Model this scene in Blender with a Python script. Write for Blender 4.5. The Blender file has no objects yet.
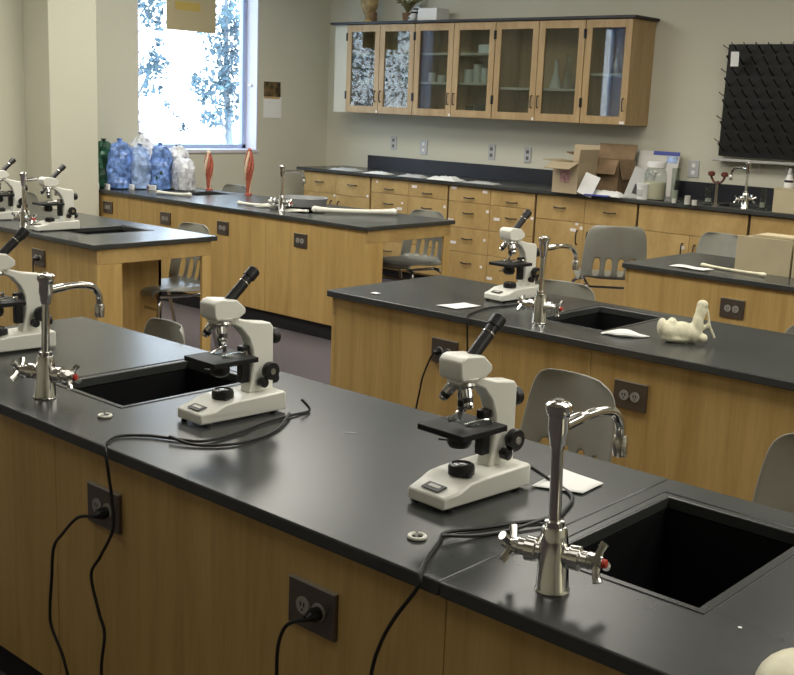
import bpy, bmesh, math, random
from mathutils import Vector, Matrix, noise
random.seed(7)
S = bpy.context.scene
C = S.collection
# ------------------------------------------------------------------ camera
YAW, PITCH, ROLL, HCAM, FPX = 0.7267, 0.2069, 0.0404, 1.5073, 1107.17
fwd = Vector((-math.sin(YAW)*math.cos(PITCH), math.cos(YAW)*math.cos(PITCH), -math.sin(PITCH)))
rgt = Vector((math.cos(YAW), math.sin(YAW), 0)); upv = rgt.cross(fwd)
ax = math.cos(ROLL)*rgt + math.sin(ROLL)*upv
ay = -math.sin(ROLL)*rgt + math.cos(ROLL)*upv
cam = bpy.data.cameras.new('camera'); co = bpy.data.objects.new('camera', cam); C.objects.link(co)
M = Matrix((ax, ay, -fwd)).transposed().to_4x4(); M.translation = (0, 0, HCAM)
co.matrix_world = M
cam.sensor_width = 36; cam.lens = FPX/794*36; cam.clip_start = .02
S.camera = co
# ------------------------------------------------------------------ light
S.view_settings.view_transform = 'Standard'; S.view_settings.look = 'None'
S.view_settings.exposure = 0.0; S.view_settings.gamma = 1; S.view_settings.use_curve_mapping = False
W = bpy.data.worlds.new('sky'); S.world = W; W.use_nodes = True
nt = W.node_tree; bg = nt.nodes['Background']
tc = nt.nodes.new('ShaderNodeTexCoord'); sp = nt.nodes.new('ShaderNodeSeparateXYZ'); cr = nt.nodes.new('ShaderNodeValToRGB')
cr.color_ramp.elements[0].position = 0.0; cr.color_ramp.elements[0].color = (.86, .93, 1, 1)
cr.color_ramp.elements[1].position = 0.8; cr.color_ramp.elements[1].color = (.50, .72, 1, 1)
nt.links.new(tc.outputs['Generated'], sp.inputs[0]); nt.links.new(sp.outputs['Z'], cr.inputs[0]); nt.links.new(cr.outputs[0], bg.inputs[0])
bg.inputs[1].default_value = 6.5
S.cycles.use_denoising = True
S.cycles.max_bounces = 8; S.cycles.transparent_max_bounces = 12
S.cycles.sample_clamp_indirect = 4.0
def area(name, loc, sx, sy, power, col=(1, .96, .86)):
    l = bpy.data.lights.new(name, 'AREA'); l.shape = 'RECTANGLE'; l.size = sx; l.size_y = sy; l.energy = power; l.color = col
    o = bpy.data.objects.new(name, l); o.location = loc; C.objects.link(o)
for (x, y, p) in ((-6.0, 2.6, 62), (-3.6, 2.6, 38), (-1.0, 2.6, 36), (1.4, 2.6, 36), (-6.0, 5.2, 46), (-3.6, 5.2, 34), (-1.0, 5.2, 34), (1.4, 5.2, 34), (-1, .2, 7), (-4.5, .2, 12)):  # the weak front pair is added fill for the foreground bench front
    area('ceiling_or_fill_lamp', (x, y, 2.885), 1.5, 1.2, p)
# ------------------------------------------------------------------ materials
def mat(name, col, rough=.5, metal=0, spec=.5, coat=0, bump=None, var=None, rvar=0, **kw):
    m = bpy.data.materials.new(name); m.use_nodes = True; t = m.node_tree; b = t.nodes['Principled BSDF']
    b.inputs['Base Color'].default_value = (*col, 1); b.inputs['Roughness'].default_value = rough
    b.inputs['Metallic'].default_value = metal; b.inputs['Specular IOR Level'].default_value = spec
    b.inputs['Coat Weight'].default_value = coat
    for k, v in kw.items(): b.inputs[k].default_value = v
    if bump or var:
        tc = t.nodes.new('ShaderNodeTexCoord'); n = t.nodes.new('ShaderNodeTexNoise'); t.links.new(tc.outputs['Object'], n.inputs['Vector'])
        n.inputs['Scale'].default_value = (bump or var)[0]; n.inputs['Detail'].default_value = 5
        if bump:
            bn = t.nodes.new('ShaderNodeBump'); bn.inputs['Strength'].default_value = bump[1]; bn.inputs['Distance'].default_value = .01
            t.links.new(n.outputs[0], bn.inputs['Height']); t.links.new(bn.outputs[0], b.inputs['Normal'])
        if var:
            r = t.nodes.new('ShaderNodeValToRGB'); r.color_ramp.elements[0].position = .35; r.color_ramp.elements[1].position = .68
            r.color_ramp.elements[0].color = (*[c*(1-var[1]) for c in col], 1); r.color_ramp.elements[1].color = (*[min(1, c*(1+var[1])) for c in col], 1)
            t.links.new(n.outputs[0], r.inputs[0]); t.links.new(r.outputs[0], b.inputs['Base Color'])
    return m
def wood(name, c1, c2, scale=(9, 9, .55), rough=.42):
    m = bpy.data.materials.new(name); m.use_nodes = True; t = m.node_tree; b = t.nodes['Principled BSDF']
    tc = t.nodes.new('ShaderNodeTexCoord'); mp = t.nodes.new('ShaderNodeMapping'); mp.inputs['Scale'].default_value = scale
    oi = t.nodes.new('ShaderNodeObjectInfo'); ad = t.nodes.new('ShaderNodeVectorMath'); ad.operation = 'MULTIPLY_ADD'
    ad.inputs[1].default_value = (7, 7, 7)
    t.links.new(oi.outputs['Random'], ad.inputs[0]); t.links.new(tc.outputs['Object'], mp.inputs['Vector']); t.links.new(mp.outputs[0], ad.inputs[2])
    n = t.nodes.new('ShaderNodeTexNoise'); n.inputs['Scale'].default_value = 1.6; n.inputs['Detail'].default_value = 8; n.inputs['Roughness'].default_value = .62
    n.inputs['Distortion'].default_value = .5
    t.links.new(ad.outputs[0], n.inputs['Vector'])
    n2 = t.nodes.new('ShaderNodeTexNoise'); n2.inputs['Scale'].default_value = 16; n2.inputs['Detail'].default_value = 3; t.links.new(ad.outputs[0], n2.inputs['Vector'])
    mx = t.nodes.new('ShaderNodeMath'); mx.operation = 'MULTIPLY_ADD'; mx.inputs[1].default_value = .3
    t.links.new(n2.outputs[0], mx.inputs[0]); t.links.new(n.outputs[0], mx.inputs[2])
    r = t.nodes.new('ShaderNodeValToRGB'); r.color_ramp.elements[0].position = .45; r.color_ramp.elements[1].position = .85
    r.color_ramp.elements[0].color = (*c1, 1); r.color_ramp.elements[1].color = (*c2, 1)
    t.links.new(mx.outputs[0], r.inputs[0]); t.links.new(r.outputs[0], b.inputs['Base Color'])
    b.inputs['Roughness'].default_value = rough; b.inputs['Specular IOR Level'].default_value = .35
    return m
def glass(name, tint=(1, 1, 1), refl=1.0, rough=.02):
    m = bpy.data.materials.new(name); m.use_nodes = True; t = m.node_tree
    for n in list(t.nodes):
        if n.type != 'OUTPUT_MATERIAL': t.nodes.remove(n)
    o = [n for n in t.nodes][0]
    tr = t.nodes.new('ShaderNodeBsdfTransparent'); tr.inputs[0].default_value = (*tint, 1)
    gl = t.nodes.new('ShaderNodeBsdfGlossy'); gl.inputs['Roughness'].default_value = rough
    fr = t.nodes.new('ShaderNodeFresnel'); fr.inputs[0].default_value = 1.5
    ge = t.nodes.new('ShaderNodeNewGeometry'); mr = t.nodes.new('ShaderNodeMapRange'); mr.inputs['To Min'].default_value = 1.5; mr.inputs['To Max'].default_value = 1/1.5
    t.links.new(ge.outputs['Backfacing'], mr.inputs['Value']); t.links.new(mr.outputs[0], fr.inputs[0])
    mu = t.nodes.new('ShaderNodeMath'); mu.operation = 'MULTIPLY'; mu.inputs[1].default_value = refl; t.links.new(fr.outputs[0], mu.inputs[0])
    mi = t.nodes.new('ShaderNodeMixShader'); t.links.new(mu.outputs[0], mi.inputs[0]); t.links.new(tr.outputs[0], mi.inputs[1]); t.links.new(gl.outputs[0], mi.inputs[2])
    t.links.new(mi.outputs[0], o.inputs[0]); return m
WOODP = wood('wood_panel', (.46, .295, .098), (.64, .435, .165))
WOODC = wood('wood_cabinet', (.40, .255, .092), (.55, .375, .155), (3, 3, 1.2))
WOODU = wood('wood_upper', (.36, .24, .11), (.50, .35, .18), (8, 8, 1.2))
WOODT = wood('wood_trim', (.41, .27, .095), (.57, .39, .155), (1, 5, 5))
DARKIN = mat('dark_recess', (.03, .02, .012), .8)
EPOXY = mat('epoxy_worktop', (.048, .051, .050), .25, spec=.5, var=(5, .15))
BASIN = mat('basin_black', (.006, .006, .007), .55, spec=.25)
TOE = mat('toe_kick_black', (.016, .016, .019), .5)
WALL = mat('wall_paint', (.60, .585, .475), .85, bump=(60, .04))
CEIL = mat('ceiling_paint', (.75, .74, .68), .9)
CARPET = mat('carpet', (.102, .086, .094), .95, bump=(220, .6), var=(130, .35))
WHITE = mat('scope_enamel', (.88, .88, .80), .35, coat=.2)
BLACKP = mat('black_plastic', (.012, .012, .013), .35)
STAGE = mat('stage_black', (.014, .014, .015), .5, spec=.3)
CHROME = mat('chrome', (.78, .77, .74), .12, metal=1)
CHROMED = mat('chrome_worn', (.62, .60, .56), .22, metal=1, bump=(40, .1))
STEEL = mat('outlet_plate', (.16, .135, .115), .38, metal=.7)
SOCKET = mat('outlet_socket', (.35, .33, .30), .5)
CHAIR = mat('chair_plastic', (.27, .268, .23), .36, var=(7, .08))
CLEG = mat('chair_leg', (.55, .55, .56), .2, metal=1)
CORD = mat('black_cord', (.008, .008, .008), .42)
PAPER = mat('white_paper', (.82, .82, .80), .8)
PAPERG = mat('paper_grey', (.50, .50, .49), .8)
TAN = mat('tan_paper', (.50, .42, .24), .85)
BONE = mat('bone', (.80, .76, .56), .45, var=(25, .08))
BONEW = mat('bone_pale', (.78, .77, .68), .5)
CARD = mat('cardboard', (.37, .26, .145), .85, var=(12, .1))
CARDD = mat('cardboard_dark', (.20, .12, .06), .85)
RED = mat('red_plastic', (.55, .05, .03), .35)
REDB = mat('red_brown', (.13, .03, .02), .4)
MUSC = mat('muscle_red', (.40, .10, .06), .45, var=(60, .35))
TENDON = mat('tendon_cream', (.70, .55, .40), .5)
FRAME = mat('window_frame', (.42, .50, .72), .45)
REVEAL = mat('window_reveal', (.66, .64, .70), .8)
PANE = glass('window_glass', (.97, .99, 1), 1)
CABGL = glass('cabinet_glass', (.78, .82, .80), 1.3)
LABGL = glass('labware_glass', (.85, .88, .86), 1.6, .05)
BLUEB = mat('blue_bag', (.16, .28, .62), .35, var=(28, .55))
BLUEC = mat('blue_pale', (.30, .42, .68), .35, var=(20, .4))
CLEARB = mat('clear_bag', (.70, .72, .76), .25, var=(22, .25))
GREENB = mat('green_bag', (.02, .09, .05), .4, var=(20, .5))
YEL = mat('yellow_patch', (.62, .58, .22), .6)
RACK = mat('rack_black', (.008, .008, .008), .4, spec=.3)
ALU = mat('aluminium', (.62, .62, .60), .35, metal=.8)
BOARD = mat('beige_board', (.52, .45, .29), .7, var=(8, .06))
PANG = mat('grey_pan', (.26, .27, .27), .35)
LEAF = mat('leaf', (.11, .17, .20), .6, var=(3, .4))
BARK = mat('bark', (.20, .22, .24), .9)
GROUND = mat('pale_ground', (.80, .82, .86), .9)
PLATEW = mat('wall_plate', (.46, .47, .48), .4)
OLIVE = mat('dried_olive', (.16, .14, .06), .8)
VASE = mat('tan_ceramic', (.42, .30, .13), .6, var=(14, .4))
POWDER = mat('cream_powder', (.72, .66, .50), .9)
BLUE = mat('blue_edge', (.05, .07, .35), .5)
LABELW = mat('label_card', (.85, .78, .74), .7)
# ------------------------------------------------------------------ mesh builder
class MB:
    def __init__(s): s.b = bmesh.new()
    def box(s, x0, x1, y0, y1, z0, z1, mtx=None):
        r = bmesh.ops.create_cube(s.b, size=1)['verts']
        for v in r:
            v.co = Vector(((x0+x1)/2+v.co.x*(x1-x0), (y0+y1)/2+v.co.y*(y1-y0), (z0+z1)/2+v.co.z*(z1-z0)))
            if mtx: v.co = mtx @ v.co
        return s
    def ring(s, pts): return [s.b.verts.new(p) for p in pts]
    def tube(s, pts, r, seg=8, cap=True):
        pts = [Vector(p) for p in pts]; n = len(pts)
        rr = r if isinstance(r, (list, tuple)) else [r]*n
        prev = None; rings = []
        for i, p in enumerate(pts):
            d = (pts[min(i+1, n-1)]-pts[max(i-1, 0)]).normalized()
            if prev is None:
                u = d.cross(Vector((0, 0, 1)))
                if u.length < .1: u = d.cross(Vector((0, 1, 0)))
                u.normalize()
            else: u = (prev-d*prev.dot(d)).normalized()
            prev = u; w = d.cross(u)
            rings.append(s.ring([p+rr[i]*(math.cos(a)*u+math.sin(a)*w) for a in [2*math.pi*k/seg for k in range(seg)]]))
        for a, b in zip(rings, rings[1:]):
            for k in range(seg): s.b.faces.new((a[k], a[(k+1) % seg], b[(k+1) % seg], b[k]))
        if cap: s.b.faces.new(rings[0][::-1]); s.b.faces.new(rings[-1])
        return s
    def cyl(s, p0, p1, r0, r1=None, seg=20):
        r1 = r0 if r1 is None else r1
        p0 = Vector(p0); p1 = Vector(p1)
        return s.tube([p0, p1], [r0, r1], seg)
    def lathe(s, prof, c=(0, 0, 0), seg=24, axis='z', closed=True):
        rings = []
        c = Vector(c)
        for (r, h) in prof:
            pts = []
            for k in range(seg):
                a = 2*math.pi*k/seg; u, w = max(r, 1e-4)*math.cos(a), max(r, 1e-4)*math.sin(a)
                pts.append(c+(Vector((u, w, h)) if axis == 'z' else Vector((h, u, w)) if axis == 'x' else Vector((w, h, u))))
            rings.append(s.ring(pts))
        for a, b in zip(rings, rings[1:]):
            for k in range(seg): s.b.faces.new((a[k], a[(k+1) % seg], b[(k+1) % seg], b[k]))
        if closed: s.b.faces.new(rings[0][::-1]); s.b.faces.new(rings[-1])
        return s
    def prism(s, poly, axis, a0, a1):
        def P(q, a): return {'x': (a, q[0], q[1]), 'y': (q[0], a, q[1]), 'z': (q[0], q[1], a)}[axis]
        A = s.ring([P(q, a0) for q in poly]); B = s.ring([P(q, a1) for q in poly]); n = len(poly)
        s.b.faces.new(A[::-1]); s.b.faces.new(B)
        for k in range(n): s.b.faces.new((A[k], A[(k+1) % n], B[(k+1) % n], B[k]))
        return s
    def ell(s, c, r, seg=14, rings=9, rot=None, amp=0, f=20):
        vs = bmesh.ops.create_uvsphere(s.b, u_segments=seg, v_segments=rings, radius=1)['verts']
        for v in vs:
            d = v.co.copy(); q = Vector((d.x*r[0], d.y*r[1], d.z*r[2]))
            if rot: q = rot @ q
            v.co = Vector(c)+q
            if amp: v.co += d*amp*noise.noise(v.co*f)
        return s
    def torus(s, c, R_, r, seg=22, n=6, a0=0, a1=2*math.pi, zs=1):
        full = abs(a1-a0-2*math.pi) < 1e-3
        pts = [(c[0]+R_*math.cos(a0+(a1-a0)*k/seg), c[1]+R_*math.sin(a0+(a1-a0)*k/seg), c[2]) for k in range(seg+1)]
        return s.tube(pts, r, n)
    def build(s, name, m, parent=None, bevel=0, smooth=True, angle=35, mods=None):
        bmesh.ops.recalc_face_normals(s.b, faces=s.b.faces)
        me = bpy.data.meshes.new(name); s.b.to_mesh(me); s.b.free(); me.materials.append(m)
        if smooth:
            for p in me.polygons: p.use_smooth = True
            me.set_sharp_from_angle(angle=math.radians(angle))
        o = bpy.data.objects.new(name, me); C.objects.link(o)
        if parent: o.parent = parent
        if bevel:
            b = o.modifiers.new('bevel', 'BEVEL'); b.width = bevel; b.segments = 2; b.limit_method = 'ANGLE'; b.angle_limit = math.radians(40)
        return o
def thing(name, label, cat, loc=(0, 0, 0), rz=0, group=None):
    o = bpy.data.objects.new(name, None); C.objects.link(o); o.empty_display_size = .1
    o.location = loc; o.rotation_euler = (0, 0, rz); o['label'] = label; o['category'] = cat
    if group: o['group'] = group
    return o
def tag(o, label, cat, group=None, kind=None):
    o['label'] = label; o['category'] = cat
    if group: o['group'] = group
    if kind: o['kind'] = kind
    return o
def struct(o): o['kind'] = 'structure'; return o
def dup(root, loc, rz, label, scale=None):
    r = root.copy(); C.objects.link(r); r.location = loc; r.rotation_euler = (0, 0, rz); r['label'] = label
    if scale: r.scale = (scale,)*3
    kids = list(root.children)
    for ch in kids:
        c = ch.copy(); C.objects.link(c); c.parent = r
        for g in list(ch.children):
            d = g.copy(); C.objects.link(d); d.parent = c
    return r
def smooth_path(pts, n=6):
    P = [Vector(p) for p in pts]; out = []
    for i in range(len(P)-1):
        p0, p1, p2, p3 = P[max(i-1, 0)], P[i], P[i+1], P[min(i+2, len(P)-1)]
        for k in range(n):
            t = k/n
            out.append(.5*((2*p1)+(-p0+p2)*t+(2*p0-5*p1+4*p2-p3)*t*t+(-p0+3*p1-3*p2+p3)*t**3))
    out.append(P[-1]); return out
# ------------------------------------------------------------------ room
XL, YB, XR, YF, ZC = -7.857, 7.69, 3.2, -2.6, 2.9
struct(MB().box(XL-.3, XR+.2, YF-.2, YB+.2, -.1, 0).build('floor', CARPET))
struct(MB().box(XL-.3, XR+.2, YF-.2, YB+.2, ZC, ZC+.1).build('ceiling', CEIL))
struct(MB().box(XL-.25, XR+.2, YB, YB+.15, 0, ZC).build('wall_back', WALL))
struct(MB().box(XR, XR+.15, YF, YB, 0, ZC).build('wall_right', WALL))
struct(MB().box(XL-.25, XR+.2, YF-.15, YF, 0, ZC).build('wall_front', WALL))
WIN = [(5.50, 6.80), (1.62, 2.12)]; WZ0, WZ1 = 1.045, 2.62
wl = MB(); XO = XL-.22
ys = [YF]+[v for w in sorted(WIN) for v in w]+[YB]
for k in range(0, len(ys), 2): wl.box(XO, XL, ys[k], ys[k+1], 0, ZC)
for (a, b) in WIN: wl.box(XO, XL, a, b, 0, WZ0); wl.box(XO, XL, a, b, WZ1, ZC)
struct(wl.build('wall_left', WALL, smooth=False))
struct(MB().box(XL, -7.50, 4.48, 4.885, 0, ZC).build('trim_1', WALL, bevel=.004))
for i, (a, b) in enumerate(WIN):
    XP = XL-.17
    w = struct(MB().box(XL-.16, XL-.001, a+.001, a+.012, WZ0+.012, WZ1-.012).box(XL-.16, XL-.001, b-.012, b-.001, WZ0+.012, WZ1-.012).box(XL-.16, XL-.001, a+.001, b-.001, WZ1-.012, WZ1-.001).build('window_%d' % (i+1), REVEAL, smooth=False))
    MB().box(XL-.16, XL+.012, a-.012, b+.012, WZ0-.018, WZ0+.012).build('window_sill', REVEAL, w, bevel=.003)
    f = MB()
    f.box(XP-.03, XP+.02, a+.001, a+.035, WZ0, WZ1).box(XP-.03, XP+.02, b-.055, b-.001, WZ0, WZ1).box(XP-.03, XP+.02, a, b, WZ0+.013, WZ0+.05).box(XP-.03, XP+.02, a, b, WZ1-.04, WZ1)
    f.build('window_frame', FRAME, w, bevel=.003)
    MB().box(XP-.006, XP-.001, a+.03, b-.05, WZ0+.045, WZ1-.03).build('pane', PANE, w, smooth=False)
struct(MB().box(XL, XR, YB-.012, YB-.001, 0, .1).build('baseboard_back', TOE))
struct(MB().box(XL+.001, XL+.012, YF, 4.47, 0, .1).build('baseboard_left', TOE))
# outside
struct(MB().box(-40, XO-.02, -25, 35, -.5, -.3).build('ground', GROUND, smooth=False))
def tree(x, y, h, blobs, label, n):
    t = thing('tree', label, 'tree', (x, y, -.3), 0, 'trees outside the window')
    tr = MB(); tr.tube(smooth_path([(0, 0, -.05), (.05, .03, h*.3), (-.06, .05, h*.6), (.03, -.04, h)]), [.07-.05*k/18 for k in range(19)], 8)
    for (bx, by, bz, br) in blobs:
        tr.tube(smooth_path([(0, 0, max(.4, bz-.6)), (bx*.5, by*.5, bz-.25), (bx, by, bz)], 4), [.012-.009*k/8 for k in range(9)], 6)
    tr.build('trunk', BARK, t)
    b = bmesh.new(); R = random.Random(int(x*31+y*17))
    for (bx, by, bz, br) in blobs:
        for k in range(int(n*br*br)):
            d = Vector((R.gauss(0, 1), R.gauss(0, 1), R.gauss(0, 1))).normalized()*br*R.random()**.5
            c = Vector((bx, by, bz))+d
            u = Vector((R.gauss(0, 1), R.gauss(0, 1), R.gauss(0, 1))).normalized(); w = u.cross(Vector((R.gauss(0, 1), R.gauss(0, 1), R.gauss(0, 1)))).normalized()
            l = R.uniform(.03, .06)
            b.faces.new([b.verts.new(q) for q in (c-u*l, c+w*l*.5, c+u*l, c-w*l*.5)])
    me = bpy.data.meshes.new('foliage'); b.to_mesh(me); b.free(); me.materials.append(LEAF)
    o = bpy.data.objects.new('foliage', me); C.objects.link(o); o.parent = t; o['kind'] = 'stuff'
tree(-11.6, 9.5, 3.2, [(0, -0.03, 2.85, 0.28), (0, 0.09, 2.36, 0.28), (0, -0.08, 2.1, 0.24), (0, -0.27, 1.87, 0.2), (0, 0.06, 1.63, 0.2), (0, -0.24, 1.55, 0.16), (0, -0.45, 1.99, 0.14), (0, 0.15, 2.68, 0.25), (0, -0.15, 2.41, 0.2), (0, 0.1, 1.95, 0.22), (0, -0.3, 2.65, 0.16)], 'leafy tree seen at the right side of the bright window', 2300)
tree(-12.2, 8.45, 3.6, [(0, 0.29, 2.91, 0.25), (0, 0.39, 2.73, 0.14), (0, 0.39, 2.23, 0.16), (0, 0.28, 2.1, 0.22), (0, 0.44, 1.87, 0.07), (0, 0.56, 1.7, 0.06), (0, 0.69, 1.55, 0.06), (0, 0.82, 1.41, 0.08), (0, 0.25, 1.87, 0.1), (0, 0.41, 2.45, 0.1), (0, 0.15, 3.2, 0.3)], 'thin leafy tree seen at the left side of the bright window', 2300)
tree(-14.0, 4.2, 4.5, [(0, 0, 3.6, .8), (0, .8, 2.6, .7), (.2, -.9, 2.8, .8), (0, .2, 1.7, .6)], 'wide leafy tree left of the window view, seen in the cabinet glass', 900)
tree(-12.6, 1.2, 4.5, [(0, 0, 3.0, .8), (0, .8, 2.4, .7), (.2, -.9, 2.3, .7), (0, .2, 1.7, .6), (0, -.7, 3.4, .6), (0, .9, 3.5, .6)], 'low branching tree further along outside, mirrored in the glass doors', 900)
# ------------------------------------------------------------------ benches
def slab(x0, x1, y0, y1, z0, z1, hole=None):
    m = MB(); b = m.b
    if not hole: return m.box(x0, x1, y0, y1, z0, z1)
    xs = [x0, hole[0], hole[1], x1]; yy = [y0, hole[2], hole[3], y1]
    V = {}
    for i, x in enumerate(xs):
        for j, y in enumerate(yy):
            for k, z in enumerate((z0, z1)): V[i, j, k] = b.verts.new((x, y, z))
    for i in range(3):
        for j in range(3):
            if (i, j) == (1, 1): continue
            b.faces.new((V[i, j, 1], V[i+1, j, 1], V[i+1, j+1, 1], V[i, j+1, 1])); b.faces.new((V[i, j, 0], V[i, j+1, 0], V[i+1, j+1, 0], V[i+1, j, 0]))
    for i in range(3):
        b.faces.new((V[i, 0, 0], V[i+1, 0, 0], V[i+1, 0, 1], V[i, 0, 1])); b.faces.new((V[i, 3, 0], V[i, 3, 1], V[i+1, 3, 1], V[i+1, 3, 0]))
        b.faces.new((V[0, i, 0], V[0, i, 1], V[0, i+1, 1], V[0, i+1, 0])); b.faces.new((V[3, i, 0], V[3, i+1, 0], V[3, i+1, 1], V[3, i, 1]))
    b.faces.new((V[1, 1, 0], V[1, 1, 1], V[2, 1, 1], V[2, 1, 0])); b.faces.new((V[1, 2, 0], V[2, 2, 0], V[2, 2, 1], V[1, 2, 1]))
    b.faces.new((V[1, 1, 0], V[1, 2, 0], V[1, 2, 1], V[1, 1, 1])); b.faces.new((V[2, 1, 0], V[2, 1, 1], V[2, 2, 1], V[2, 2, 0]))
    return m
ZT = .77
def bench(label, X0, X1, Y0, D, sections, sinks, seams, leftend=True, rightend=True):
    t = thing('lab_bench', label, 'lab bench', (X0, Y0, 0))
    L = X1-X0
    sec = [0]+[s-X0 for s in sections]+[L]
    for a, b in zip(sec, sec[1:]):
        hole = None
        for (sx0, sx1, sy0, sy1) in sinks:
            if a < sx0-X0 < b: hole = (sx0-X0, sx1-X0, sy0-Y0, sy1-Y0)
        slab(a+.0006, b-.0006, 0, D, ZT-.026, ZT, hole).build('worktop', EPOXY, t, bevel=.003)
    sm = [.02]+[s-X0 for s in seams]+[L-.02]
    for a, b in zip(sm, sm[1:]):
        MB().box(a+.001, b-.001, .024, .044, .102, ZT-.027).build('front_panel', WOODP, t, bevel=.0015)
    MB().box(.022, L-.022, .045, .145, .10, ZT-.034).build('chase', DARKIN, t)
    MB().box(.02, L-.02, .146, .165, .0, ZT-.027).build('rear_panel', WOODP, t)
    MB().box(.03, L-.03, .05, .14, 0, .10).build('toe_kick', TOE, t)
    for e, xa in ((leftend, .012), (rightend, L-.032)):
        if not e: continue
        MB().box(xa, xa+.02, .022, .168, .0, ZT-.105).build('end_panel', WOODP, t, bevel=.0015)
        MB().box(xa, xa+.02, .022, D-.035, ZT-.104, ZT-.027).build('apron', WOODT, t, bevel=.0015)
        MB().box(xa-.0, xa+.045 if xa < 1 else xa+.02, D-.095, D-.035, 0, ZT-.105).build('leg', WOODP, t, bevel=.002)
    MB().box(.035, L-.035, D-.055, D-.036, ZT-.104, ZT-.027).build('apron', WOODT, t, bevel=.0015)
    for (sx0, sx1, sy0, sy1) in sinks:
        x0, x1, y0, y1 = sx0-X0, sx1-X0, sy0-Y0, sy1-Y0
        w = .012; zb = ZT-.22; zt = ZT-.0265
        m = MB(); m.box(x0-w, x1+w, y0-w, y1+w, zb-w, zb)
        m.box(x0-w, x0, y0-w, y1+w, zb, zt).box(x1, x1+w, y0-w, y1+w, zb, zt).box(x0, x1, y0-w, y0, zb, zt).box(x0, x1, y1, y1+w, zb, zt)
        m.build('basin', BASIN, t, smooth=False)
        m = MB(); r0, r1 = .018, .024
        m.tube([(x0-r0, y0-r0, ZT), (x0-r0, y1+r0, ZT), (x1+r0, y1+r0, ZT), (x1+r0, y0-r0, ZT), (x0-r0, y0-r0, ZT)], .0022, 6)
        m.build('drip_ridge', EPOXY, t)
        MB().lathe([(.02, 0), (.02, .004), (.012, .004), (.012, .002)], ((x0+x1)/2, (y0+y1)/2, zb)).build('drain', CHROMED, t)
        m = MB(); a, b, c, d = x0-.06, x1+.06, .167, min(y1+.036, D-.058)
        m.box(a, a+.018, c, d, .0, ZT-.030).box(b-.018, b, c, d, .0, ZT-.030).box(a, b, d-.018, d, .0, ZT-.030)
        m.build('sink_cabinet', WOODP, t)
    return t
B1 = bench('long black-topped bench in the foreground with two sinks', -3.221, .9, 1.2805, .7456, [-1.028], [(-2.49, -2.205, 1.495, 1.905), (-.975, -.695, 1.505, 1.925)], [-2.2, -1.03, .0], True, True)
B2 = bench('black-topped bench behind the foreground one, jawbone on it', -3.132, .9, 3.086, .7108, [], [(-2.245, -1.975, 3.30, 3.71)], [-1.9, -.7], True, True)
B3 = bench('black-topped bench at right below the counter faucet, beige boards on it', -2.871, 1.0, 4.923, .75, [], [], [-1.7, -.5], True, True)
B4 = bench('black-topped bench at left, open end with a chair tucked in', -7.84, -4.7395, 3.0563, .7721, [-6.0], [(-5.40, -5.13, 3.26, 3.66)], [-6.6, -5.62], False, True)
B5 = bench('black-topped bench below the window carrying plastic bags', -7.845, -4.6427, 4.905, .8583, [-6.2], [(-5.70, -5.43, 5.12, 5.53), (-7.08, -6.82, 5.30, 5.66)], [-6.7, -5.6], False, True)
# outlets
def outlet(x, y, z, label, group='outlets on the bench fronts', wall=False):
    t = thing('outlet', label, 'outlet', (x, y, z), 0, group)
    MB().box(-.06, .06, -.009, 0, -.045, .0435).build('plate', STEEL, t, bevel=.001)
    MB().box(-.06, .06, -.010, 0, .0437, .0465).build('edge_highlight', ALU, t)  # lighter metal strip stands in for light caught on the plate's top edge
    for s in (-1, 1):
        q = MB().lathe([(.0165, -.0125), (.0165, -.009)], (s*.02, 0, 0), 20, 'y').build('socket', SOCKET, t)
        MB().box(s*.02-.006, s*.02-.003, -.0133, -.0126, -.002, .007).box(s*.02+.003, s*.02+.006, -.0133, -.0126, -.002, .007).box(s*.02-.002, s*.02+.002, -.0133, -.0126, -.010, -.006).build('slot', BLACKP, q)
    MB().lathe([(.003, -.011), (.003, -.009)], (0, 0, 0), 10, 'y').build('screw', CHROMED, t)
    return t
outlet(-1.993, 1.304, .618, 'outlet on the foreground bench below the left ring, one cord plugged in')
outlet(-1.332, 1.304, .613, 'nearest outlet on the foreground bench, black plug in it')
outlet(-2.522, 3.109, .622, 'outlet on the middle bench with two cords, near its white sheet')
outlet(-1.740, 3.109, .616, 'empty outlet on the middle bench below the jawbone')
outlet(-2.268, 4.946, .622, 'empty outlet on the far right bench front')
outlet(-5.297, 3.079, .640, 'outlet on the left bench front behind the nearest left microscope')
outlet(-5.25, 4.928, .620, 'outlet on window-side bench nearest its open end')
outlet(-6.04, 4.928, .622, 'middle one of the three close outlets on the window-side bench')
outlet(-6.70, 4.928, .624, 'outlet on window-side bench, just left of its middle outlet')
outlet(-7.44, 4.928, .640, 'outlet on window-side bench next to the wall pillar')
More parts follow.
